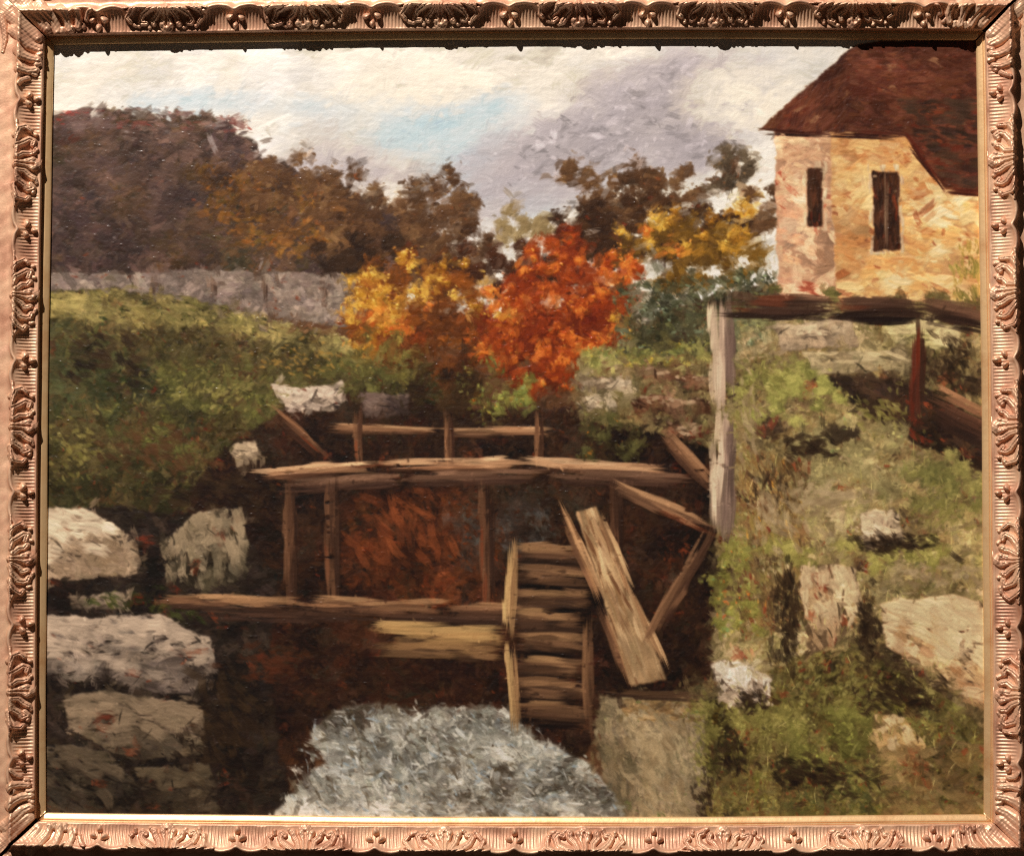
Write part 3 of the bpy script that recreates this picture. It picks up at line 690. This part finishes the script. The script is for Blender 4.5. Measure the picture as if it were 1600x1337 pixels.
for (x0, y0, w, h) in [(1262, 262, 24, 92), (1366, 268, 40, 124)]:       # plain windows with pale surrounds
    area([(x0 - 8, y0 - 12), (x0 + w + 8, y0 - 12), (x0 + w + 7, y0 + h + 6), (x0 - 7, y0 + h + 6)], [(186, 158, 128), (208, 184, 154)], [(22, 7, 2.0, 0.9)], 1.5, 0.2, 2, 2, True, 30, 140, 6, 0.3, 2.2)
    area([(x0, y0), (x0 + w, y0), (x0 + w, y0 + h), (x0, y0 + h)], [(48, 34, 28), (66, 46, 36), (84, 54, 40)], [(34, 8, 2.4, 1), (18, 5, 1, 0.8)], 1.55, 0.1, 2, 2, True, 20, 141, 6, 0.4, 1.2, RED, 0.05)
    if w > 26: line([(x0 + w / 2, y0 + 2), (x0 + w / 2, y0 + h - 2)], 5, [(128, 104, 84), (96, 74, 60)], 1.2, 2)
area([(1480, 380), (1560, 360), (1560, 470), (1490, 470)], [(110, 104, 56), (146, 130, 72), (176, 148, 88)], [(26, 8, 1.1, 0.75), (10, 4, 0.8, 0.8)], 1.4, 0.3, 10, 8, True, 30, 142, 9, 0.4, 1.4, soft=4)

# ---- right bank: stones, grasses, a plain rail fence
crown(1250, 470, 80, 22, [(70, 66, 44), (104, 98, 60), (140, 128, 80)], 300, 151, 1, 1.3, None, 0, 9)
crown(1450, 500, 90, 40, [(60, 48, 36), (96, 84, 54), (128, 116, 74)], 420, 152, 1, 1.3, RED, 0.05, 10)
stone([(1210, 508), (1330, 498), (1340, 540), (1220, 548)], [(130, 112, 92), (176, 152, 124), (204, 182, 150)], 0, 521, 2.2)
stone([(1250, 552), (1420, 546), (1420, 580), (1270, 586)], [(124, 110, 84), (166, 150, 116), (196, 176, 138)], 0.05, 522, 2.2)
stone([(1380, 500), (1500, 506), (1500, 550), (1400, 540)], [(120, 112, 76), (158, 146, 104), (186, 168, 128)], 0.05, 523, 2.0)
area([(1270, 590), (1400, 590), (1540, 660), (1540, 740), (1420, 690)], [(36, 30, 26), (54, 42, 34), (66, 50, 38)], [(40, 14, 2.0, 1), (16, 6, 1, 0.8)], 0.5, 0.4, 8, 5, True, 40, 153, 7, 0.35, 1.2, RED, 0.04, soft=3)
crown(1230, 620, 90, 50, [(92, 90, 52), (130, 126, 74), (158, 148, 92)], 620, 154, 1.1, 1.6, [(176, 164, 108)], 0.06, 10)
crown(1330, 720, 120, 60, [(84, 74, 52), (118, 108, 76), (152, 138, 100)], 760, 155, 1.1, 1.5, [(116, 138, 84), (170, 158, 104)], 0.08, 10)
crown(1480, 760, 70, 50, [(74, 72, 46), (108, 102, 62), (140, 130, 84)], 500, 156, 1.1, 1.5, None, 0, 10)
crown(1280, 680, 60, 18, [(48, 40, 32), (62, 52, 40)], 160, 157, 1, 1.1, None, 0, 11)
area([(1150, 700), (1260, 720), (1260, 960), (1150, 1000)], [(76, 58, 40), (104, 86, 56), (128, 106, 68), (90, 62, 44)], [(34, 7, 1.8, 0.85), (16, 4, 1.4, 0.85)], 1.35, 0.22, 10, 6, True, 40, 158, 10, 0.4, 1.5,
     RED + [(196, 142, 62), (150, 150, 104)], 0.06, soft=3)
crown(1150, 930, 40, 90, [(90, 84, 46), (122, 116, 64), (140, 142, 84)], 620, 159, 1.0, 1.7, [(110, 134, 90), (176, 92, 50), (180, 160, 90)], 0.12, 9)
crown(1330, 860, 150, 40, [(96, 90, 52), (128, 120, 70), (154, 144, 90)], 560, 160, 1.2, 1.5, [(176, 160, 110)], 0.05, 10)
stone([(1342, 800), (1400, 792), (1410, 850), (1350, 862)], [(120, 102, 82), (160, 140, 114), (190, 168, 138)], 0.3, 524, 2.0)
stone([(1250, 884), (1330, 886), (1344, 950), (1300, 1010), (1256, 1040)], [(126, 102, 76), (164, 138, 106), (200, 174, 138)], 1.2, 525, 2.4, RED)
stone([(1370, 940), (1470, 930), (1560, 944), (1560, 1140), (1470, 1060), (1380, 1010)], [(140, 112, 80), (186, 154, 116), (212, 184, 146)], 0.55, 526, 1.8, RED)
area([(1390, 1000), (1480, 1062), (1560, 1130), (1560, 1080), (1440, 1000)], [(134, 100, 72), (160, 122, 90), (174, 138, 104)], [(46, 13, 1.5, 0.8)], 0.62, 0.15, 5, 4, True, 40, 161, 7, 0.35, 1.8, soft=4)
crown(1440, 960, 70, 16, [(110, 100, 66), (140, 130, 88)], 120, 162, 1.2, 1.4, None, 0, 9)
low = [(1080, 1100), (1200, 1040), (1330, 1010), (1480, 1090), (1560, 1170), (1560, 1300), (1090, 1300)]
area(low, [(46, 40, 28), (78, 68, 42), (104, 94, 58), (70, 56, 38), (126, 116, 72), (92, 84, 48)], [(46, 16, 2.2, 1), (22, 9, 2.0, 0.85), (10, 4.5, 1.6, 0.8)], -0.8, 0.9, 10, 6, True, 50, 163, 11, 0.35, 1.6,
     RED + [(152, 148, 84)], 0.035, soft=3)
crown(1180, 1120, 80, 60, [(74, 66, 40), (110, 102, 60), (144, 134, 82)], 640, 164, 1.1, 1.7, [(160, 152, 92)], 0.08, 9)
crown(1320, 1160, 90, 60, [(70, 66, 38), (100, 96, 54), (128, 122, 70)], 560, 165, 1.1, 1.6, [(146, 146, 76)], 0.06, 10)
area([(1200, 1180), (1360, 1190), (1360, 1270), (1230, 1280)], [(48, 46, 30), (64, 64, 40), (84, 80, 48)], [(26, 10, 1.0, 0.6), (12, 5, 0.8, 0.7)], 0, 0.8, 16, 8, True, 40, 166, 9, 0.4, 1.3, RED, 0.06, soft=5)
stone([(1110, 1034), (1150, 1030), (1200, 1056), (1196, 1100), (1120, 1092)], [(140, 120, 100), (180, 158, 136), (208, 190, 168)], 1.0, 527, 2.4)
stone([(1360, 1112), (1410, 1120), (1440, 1160), (1400, 1190), (1366, 1170)], [(150, 122, 84), (196, 166, 122), (216, 188, 146)], 0.9, 528, 1.8)
area([(1368, 1160), (1545, 1150), (1545, 1290), (1370, 1290)], [(84, 68, 46), (104, 84, 58), (116, 98, 66), (92, 72, 48)], [(46, 16, 1.8, 0.85), (20, 8, 1.4, 0.7)], 0.2, 0.6, 8, 6, True, 50, 167, 8, 0.35, 1.3, RED + [(140, 124, 88)], 0.04, soft=4)
for k in range(150):                                       # blades and stalks
    x = rng.uniform(1120, 1520); y = rng.uniform(700, 1240)
    dab(x, y, rng.uniform(16, 40), 2.6, -1.4 + rng.normal(0, 0.35), lerp_pal([(120, 112, 62), (168, 158, 100), (196, 176, 120)], rng.random()), 0.8, 0.4 * rng.normal(), 1.6)

COL *= 1 + 0.2 * soften(inside([(1135, 470), (1560, 470), (1560, 1300), (1100, 1300), (1130, 1080)], 10, 5), 6)[..., None]    # a lighter scumble over the right bank
# ---- stones, left bank
def slabs(rows):
    for q, (poly, pal, an) in enumerate(rows): stone(poly, pal, an, 540 + q, 1.7, RED)
area([(50, 790), (330, 800), (440, 900), (420, 1060), (460, 1290), (50, 1290)], [(34, 29, 26), (48, 40, 35), (62, 52, 44), (44, 36, 32)],
     [(50, 20, 2.2, 1), (24, 9, 1.3, 0.8)], 0.1, 0.7, 10, 5, True, 50, 171, 7, 0.35, 1.2, RED, 0.03, soft=4)
slabs([([(50, 792), (130, 792), (218, 846), (214, 896), (50, 908)], [(128, 108, 88), (172, 150, 126), (204, 184, 158)], 0.35),
       ([(108, 930), (200, 924), (196, 950), (112, 950)], [(104, 90, 76), (150, 132, 112)], 0.05),
       ([(50, 960), (150, 966), (250, 958), (330, 1000), (344, 1050), (300, 1086), (190, 1070), (50, 1050)], [(76, 66, 60), (124, 110, 98), (176, 156, 136)], 0.15),
       ([(100, 1086), (180, 1080), (320, 1104), (322, 1176), (210, 1186), (110, 1140)], [(70, 60, 50), (104, 90, 74), (132, 114, 94)], 0.15),
       ([(60, 1160), (170, 1170), (220, 1230), (200, 1276), (60, 1276)], [(48, 42, 36), (66, 58, 48), (90, 78, 64)], 0.4),
       ([(215, 1196), (330, 1190), (350, 1262), (230, 1272)], [(52, 44, 38), (74, 64, 52), (92, 80, 64)], 0.1),
       ([(250, 850), (300, 800), (380, 790), (386, 900), (330, 920), (260, 916)], [(70, 62, 50), (112, 100, 82), (148, 130, 106)], 1.4),
       ([(420, 596), (470, 606), (536, 592), (530, 640), (450, 644)], [(120, 104, 92), (164, 146, 130), (196, 176, 156)], 0.1),
       ([(560, 612), (640, 616), (636, 652), (566, 654)], [(86, 70, 64), (116, 98, 88)], 0.1),
       ([(356, 700), (400, 688), (412, 716), (370, 732)], [(140, 120, 98), (184, 162, 134)], 0.2)])
area([(90, 940), (250, 910), (330, 980), (250, 960)], [(40, 42, 28), (62, 64, 38), (84, 84, 46)], [(22, 8, 1.3, 0.8)], 0.2, 0.4, 8, 5, True, 40, 172, 8, 0.4, 1.3, soft=3)

# ---- stream
water = [(528, 1116), (600, 1098), (690, 1104), (790, 1110), (840, 1148), (910, 1184), (958, 1236), (982, 1300), (425, 1300), (446, 1236), (506, 1186), (492, 1142)]
flow = 0.55 * fbm(80, 700, 3, 1.3, 0.7) + 0.45 * fbm(26, 701, 3, 1.6, 0.7)
area(water, [(74, 66, 56), (112, 106, 96), (140, 138, 128), (164, 160, 148), (188, 182, 168), (212, 204, 188)],
     [(54, 18, 2.2, 1), (30, 10, 2.2, 0.8), (14, 5, 1.4, 0.75)], lambda x, y: 0.75 - (x - 470) * 0.0014, 0.5, 12, 4, True, 46, 181, 8, 0.3, 1.8,
     [(150, 164, 172), (206, 200, 186), (96, 84, 66)], 0.06, soft=8, field=flow, contrast=2.3, bias=lambda x, y: -0.5 * max(0, 1 - (y - 1095) / 80) + 0.12 * math.exp(-((x - 480) / 50) ** 2))
for k in range(700):                                       # foam and runs of light
    x = rng.uniform(440, 980); y = rng.uniform(1108, 1280)
    if x < 530 - (y - 1100) * 0.62 + 14 * rng.normal() or x > 780 + (y - 1100) * 1.0 + 14 * rng.normal(): continue
    q = rng.random()
    dab(x, y, rng.uniform(8, 40), rng.uniform(2.5, 7), 0.75 - (x - 470) * 0.0014 + rng.normal(0, 0.6),
        lerp_pal([(150, 160, 164), (196, 194, 186), (222, 214, 198)], rng.random()) if q < 0.72 else lerp_pal([(84, 72, 58), (112, 104, 90)], rng.random()), rng.uniform(0.4, 0.9), 0, 2.6, None, 0.45 * rng.random())
area([(930, 1080), (1000, 1090), (1100, 1100), (1095, 1290), (985, 1290), (940, 1200)], [(112, 98, 76), (140, 122, 96), (162, 144, 114), (120, 110, 84)],
     [(44, 15, 2.2, 1), (22, 8, 1.6, 0.85), (10, 4, 0.7, 0.8)], 1.1, 0.4, 10, 6, True, 70, 182, 8, 0.25, 2.0, [(190, 166, 130), (96, 100, 62)], 0.05, soft=3, bias=lambda x, y: 0.25 - (x - 940) * 0.003)
area([(960, 1090), (1100, 1090), (1096, 1128), (980, 1122)], [(96, 76, 52), (140, 114, 80), (170, 144, 106)], [(26, 9, 2.0, 0.9), (11, 5, 1.0, 0.8)], 0.1, 0.4, 5, 4, True, 30, 183, 8, 0.35, 1.8, [(110, 116, 66)], 0.06)

smear(5000, 22, 8, 8, 0.6, 470); smear(8000, 10, 4.5, 5, 0.7, 470)
def sweep(x, y, rx, ry, pal, n, L, W, ang, op=0.55, body=1.2):
    for k in range(n):
        dab(x + rx * rng.normal() * 0.5, y + ry * rng.normal() * 0.5, L * rng.uniform(0.6, 1.4), W * rng.uniform(0.6, 1.4), ang + rng.normal(0, 0.4), lerp_pal(pal, rng.random()), op, 0, body, None, 0.3 * rng.random())
DARK = [(30, 24, 21), (54, 42, 33), (66, 52, 38)]; TAN = [(128, 108, 82), (158, 138, 106), (184, 162, 128)]; OLV = [(104, 98, 56), (136, 126, 74), (160, 148, 94)]
for a in [(1265, 700, 50, 22, DARK, 60, 22, 8, 0.2), (1400, 850, 60, 18, DARK, 60, 26, 8, 0.3), (1230, 960, 22, 90, DARK, 90, 28, 8, 1.4), (1350, 985, 24, 60, DARK, 70, 20, 8, 1.2), (1400, 1085, 70, 26, DARK, 80, 26, 9, 0.5),
          (1180, 1090, 30, 24, DARK, 40, 18, 8, 0.5), (1270, 1210, 80, 30, DARK, 90, 24, 9, 0.2), (1140, 1180, 30, 40, DARK, 40, 20, 7, 1.2), (1200, 760, 40, 40, DARK, 50, 26, 5, 1.3), (1490, 560, 40, 50, DARK, 60, 20, 8, 1.0),
          (1210, 800, 50, 60, TAN, 70, 24, 8, 0.9), (1300, 780, 60, 26, TAN, 60, 28, 9, -0.4), (1440, 900, 70, 20, TAN, 40, 26, 8, 0.1), (1020, 1190, 50, 60, TAN, 60, 34, 11, 1.1), (1380, 640, 60, 30, OLV, 70, 16, 6, 0.6),
          (1200, 600, 50, 40, OLV, 90, 14, 6, 0.6), (1300, 1080, 60, 40, OLV, 110, 14, 6, -0.8), (1200, 1130, 60, 40, OLV, 110, 12, 5, -0.8), (1470, 800, 60, 40, OLV, 90, 14, 6, -0.6), (1150, 880, 20, 90, OLV, 90, 12, 5, 1.2),
          (150, 560, 80, 40, DARK, 50, 34, 12, 0.3), (330, 770, 90, 24, DARK, 90, 28, 10, 0.0), (250, 700, 90, 40, [(70, 50, 36), (92, 66, 46), (60, 46, 34)], 90, 24, 9, 0.4), (120, 690, 50, 60, OLV, 50, 14, 6, 0.6),
          (330, 610, 120, 30, OLV, 110, 13, 5, -0.6), (470, 560, 70, 24, [(150, 118, 66), (168, 130, 70), (120, 100, 58)], 70, 12, 5, 0.2), (640, 830, 60, 50, [(110, 62, 40), (134, 78, 50), (90, 52, 36)], 40, 40, 12, 0.9),
          (350, 1130, 60, 90, DARK, 120, 30, 12, 1.0), (420, 1040, 50, 30, [(70, 46, 34), (84, 50, 36)], 40, 24, 9, 0.2), (1095, 1160, 16, 90, OLV, 120, 12, 5, 1.0), (1100, 1240, 18, 50, DARK, 50, 16, 6, 1.0), (1085, 1110, 30, 14, OLV, 50, 12, 5, 0.4), (1160, 650, 26, 60, OLV, 60, 14, 6, 1.0), (1170, 640, 14, 50, TAN, 24, 26, 8, 1.3)]: sweep(*a)
knife_lights(); smear(2500, 9, 4, 4, 0.6, 470)
# ---- weathered timbers: a plain footbridge with hand-rails over the water
tim = [(186, 148, 112), (160, 122, 92), (120, 88, 66), (66, 48, 38)]
dk = [(128, 94, 70), (92, 66, 50), (60, 42, 34)]
line([(520, 668), (690, 676), (860, 676)], 13, tim, 1.6, 4, red=0.03)                      # back rail
for x in (560, 700, 842): line([(x, 640), (x + 3, 730)], 12, dk, 1.4, 3, red=0.08)
line([(390, 742), (600, 728), (820, 726), (1040, 738)], 19, [(204, 168, 132), (184, 144, 110), (140, 102, 76), (70, 50, 40)], 1.9, 4, red=0.02)
line([(430, 762), (640, 748), (860, 746), (1075, 752)], 20, [(120, 92, 74), (96, 72, 58), (58, 42, 36)], 1.3, 4)
for x in (455, 520, 762, 960): line([(x, 760), (x + rng.normal(0, 4), 950)], 20, [(112, 82, 62), (84, 60, 46), (52, 38, 32)], 1.5, 4, red=0.1)
line([(240, 938), (480, 946), (700, 952), (910, 958)], 22, [(168, 132, 98), (136, 102, 76), (96, 70, 54), (54, 40, 34)], 1.8, 4, red=0.03)
line([(300, 960), (600, 966), (905, 970)], 13, [(84, 62, 50), (56, 42, 36)], 1.2, 3)
line([(586, 1000), (784, 1004)], 54, [(190, 156, 108), (166, 132, 90), (120, 92, 66), (70, 54, 42)], 1.5, 8)    # pale log lying across
line([(430, 646), (510, 714)], 17, dk, 1.5, 4, red=0.06)
for k in range(8):                                         # boards of a small weir
    y = 868 + k * 35
    line([(806, y), (918, y + 4)], 34, [(158, 124, 90), (116, 88, 66), (84, 62, 48), (60, 46, 38), (30, 24, 22)], 1.6, 4)
line([(802, 846), (796, 990), (806, 1136)], 15, [(190, 158, 112), (140, 108, 78)], 1.7, 3)
line([(916, 960), (920, 1146)], 14, [(130, 98, 72), (84, 62, 48)], 1.4, 3)
line([(880, 800), (940, 940), (985, 1066)], 15, [(196, 160, 122), (156, 118, 86), (96, 70, 54)], 1.8, 3)
area([(900, 800), (930, 790), (1040, 1060), (985, 1068)], [(150, 118, 86), (178, 146, 110), (196, 166, 128)], [(70, 9, 2.6, 1), (36, 5, 1.2, 0.7)], 1.18, 0.05, 2, 2, True, 30, 191, 7, 0.35, 1.6, [(110, 78, 56)], 0.05)
line([(930, 790), (985, 920), (1036, 1040)], 10, [(188, 154, 116), (130, 96, 70)], 1.8, 2)
line([(960, 760), (1120, 830)], 20, [(176, 138, 104), (130, 98, 74), (84, 62, 50)], 1.6, 4, red=0.04)
line([(1110, 830), (1015, 1000)], 22, [(140, 106, 80), (100, 74, 56), (64, 46, 38)], 1.5, 4, red=0.06)
line([(1040, 680), (1110, 760)], 22, [(168, 128, 96), (120, 88, 66), (80, 58, 46)], 1.6, 4, red=0.05)
line([(940, 1080), (1110, 1086)], 12, [(110, 84, 62), (60, 46, 38)], 1.5, 3)
line([(1128, 470), (1132, 640), (1126, 840)], 32, [(112, 92, 82), (136, 114, 100), (196, 172, 148), (208, 184, 156)][::-1], 1.8, 5, red=0.02)   # tall gate post
line([(1136, 480), (1300, 484), (1440, 486), (1540, 504)], 36, [(104, 78, 62), (66, 48, 40), (44, 34, 30)], 1.4, 5, red=0.05)                # rail from post to house
line([(1436, 500), (1430, 660)], 17, [(112, 50, 36), (80, 48, 38), (58, 42, 34)], 1.4, 3, red=0.1)
line([(1460, 610), (1545, 652)], 16, [(168, 126, 94), (120, 86, 66)], 1.6, 3)
line([(1450, 640), (1545, 690)], 34, [(96, 68, 54), (66, 48, 40), (46, 36, 32)], 1.3, 5, red=0.05)
smear(7000, 9, 4, 3, 0.55)
for ch in range(3):
    COL[..., ch] = 0.8 * COL[..., ch] + 0.2 * soften(COL[..., ch].copy(), 1)
for k in range(2600):                                      # crumbs of dry paint that catch the lamp
    y, x = int(rng.integers(2, PH - 4)), int(rng.integers(2, PW - 5)); w_ = int(rng.integers(1, 4))
    if COL[y, x].mean() < 125: HGT[y, x:x + w_] += rng.uniform(1.0, 2.8)
lum = COL.mean(-1, keepdims=True); COL = lum + (COL - lum) * 1.06
x = COL / 255.0; COL = np.maximum(0.36 + (x - 0.36) * 1.17, x * 0.66) * 255.0
COL = np.clip(np.where(COL > 205, 205 + (COL - 205) * 0.55, COL), 5, 240)
# ---------------------------------------------------------------- end of the paint film
# ------------------------------------------------------------------ the painting: canvas on a stretcher, paint film on top
pic = bpy.data.objects.new('oil_painting', None); COLL.objects.link(pic)
pic.location = (0, 0, -OH / 2 * U)
pic['label'] = 'oil painting of a cottage, autumn trees and a stream, set inside the gilt frame'; pic['category'] = 'painting'
x0, x1 = (PX0 - CX) * U, (PX1 - CX) * U; z1, z0 = (CY - PY0) * U - pic.location.z, (CY - PY1) * U - pic.location.z
def box(name, a, b, parent, m):
    me = bpy.data.meshes.new(name); V = [(x, y, z) for x in (a[0], b[0]) for y in (a[1], b[1]) for z in (a[2], b[2])]
    me.from_pydata(V, [], [(0, 1, 3, 2), (4, 6, 7, 5), (0, 4, 5, 1), (2, 3, 7, 6), (0, 2, 6, 4), (1, 5, 7, 3)])
    return link_obj(name, me, parent, m)
# keep canvas within the rebate, in front of the carcass opening
RB = 8 * U
cx0, cx1, cz0, cz1 = -OW / 2 * U - RB, OW / 2 * U + RB, -RB, OH * U + RB
box('canvas', (cx0, 0.0006, cz0), (cx1, 0.0030, cz1), pic, LINEN)
for a, b in (((cx0, 0.0032, cz0), (cx0 + 0.045, 0.02, cz1)), ((cx1 - 0.045, 0.0032, cz0), (cx1, 0.02, cz1)),
             ((cx0 + 0.046, 0.0032, cz0), (cx1 - 0.046, 0.02, cz0 + 0.045)), ((cx0 + 0.046, 0.0032, cz1 - 0.045), (cx1 - 0.046, 0.02, cz1))):
    box('stretcher_bar', a, b, pic, WOOD)
X = (GX - CX) * U; Z = (CY - GY) * U - pic.location.z
Y = -0.0001 - HGT * 0.00016
keepv = (X > cx0) & (X < cx1) & (Z > cz0) & (Z < cz1)
kf = keepv[:-1, :-1] & keepv[:-1, 1:] & keepv[1:, 1:] & keepv[1:, :-1]
me = grid_mesh('paint_film', np.stack([X, Y, Z], -1), True, kf)
lin = COL / 255.0
lin = np.where(lin <= 0.04045, lin / 12.92, ((lin + 0.055) / 1.055) ** 2.4)
rgba = np.ones((PH * PW, 4), np.float32); rgba[:, :3] = lin.reshape(-1, 3)
at = me.color_attributes.new('paint', 'FLOAT_COLOR', 'POINT'); at.data.foreach_set('color', rgba.ravel())
link_obj('paint_film', me, pic, PAINT)
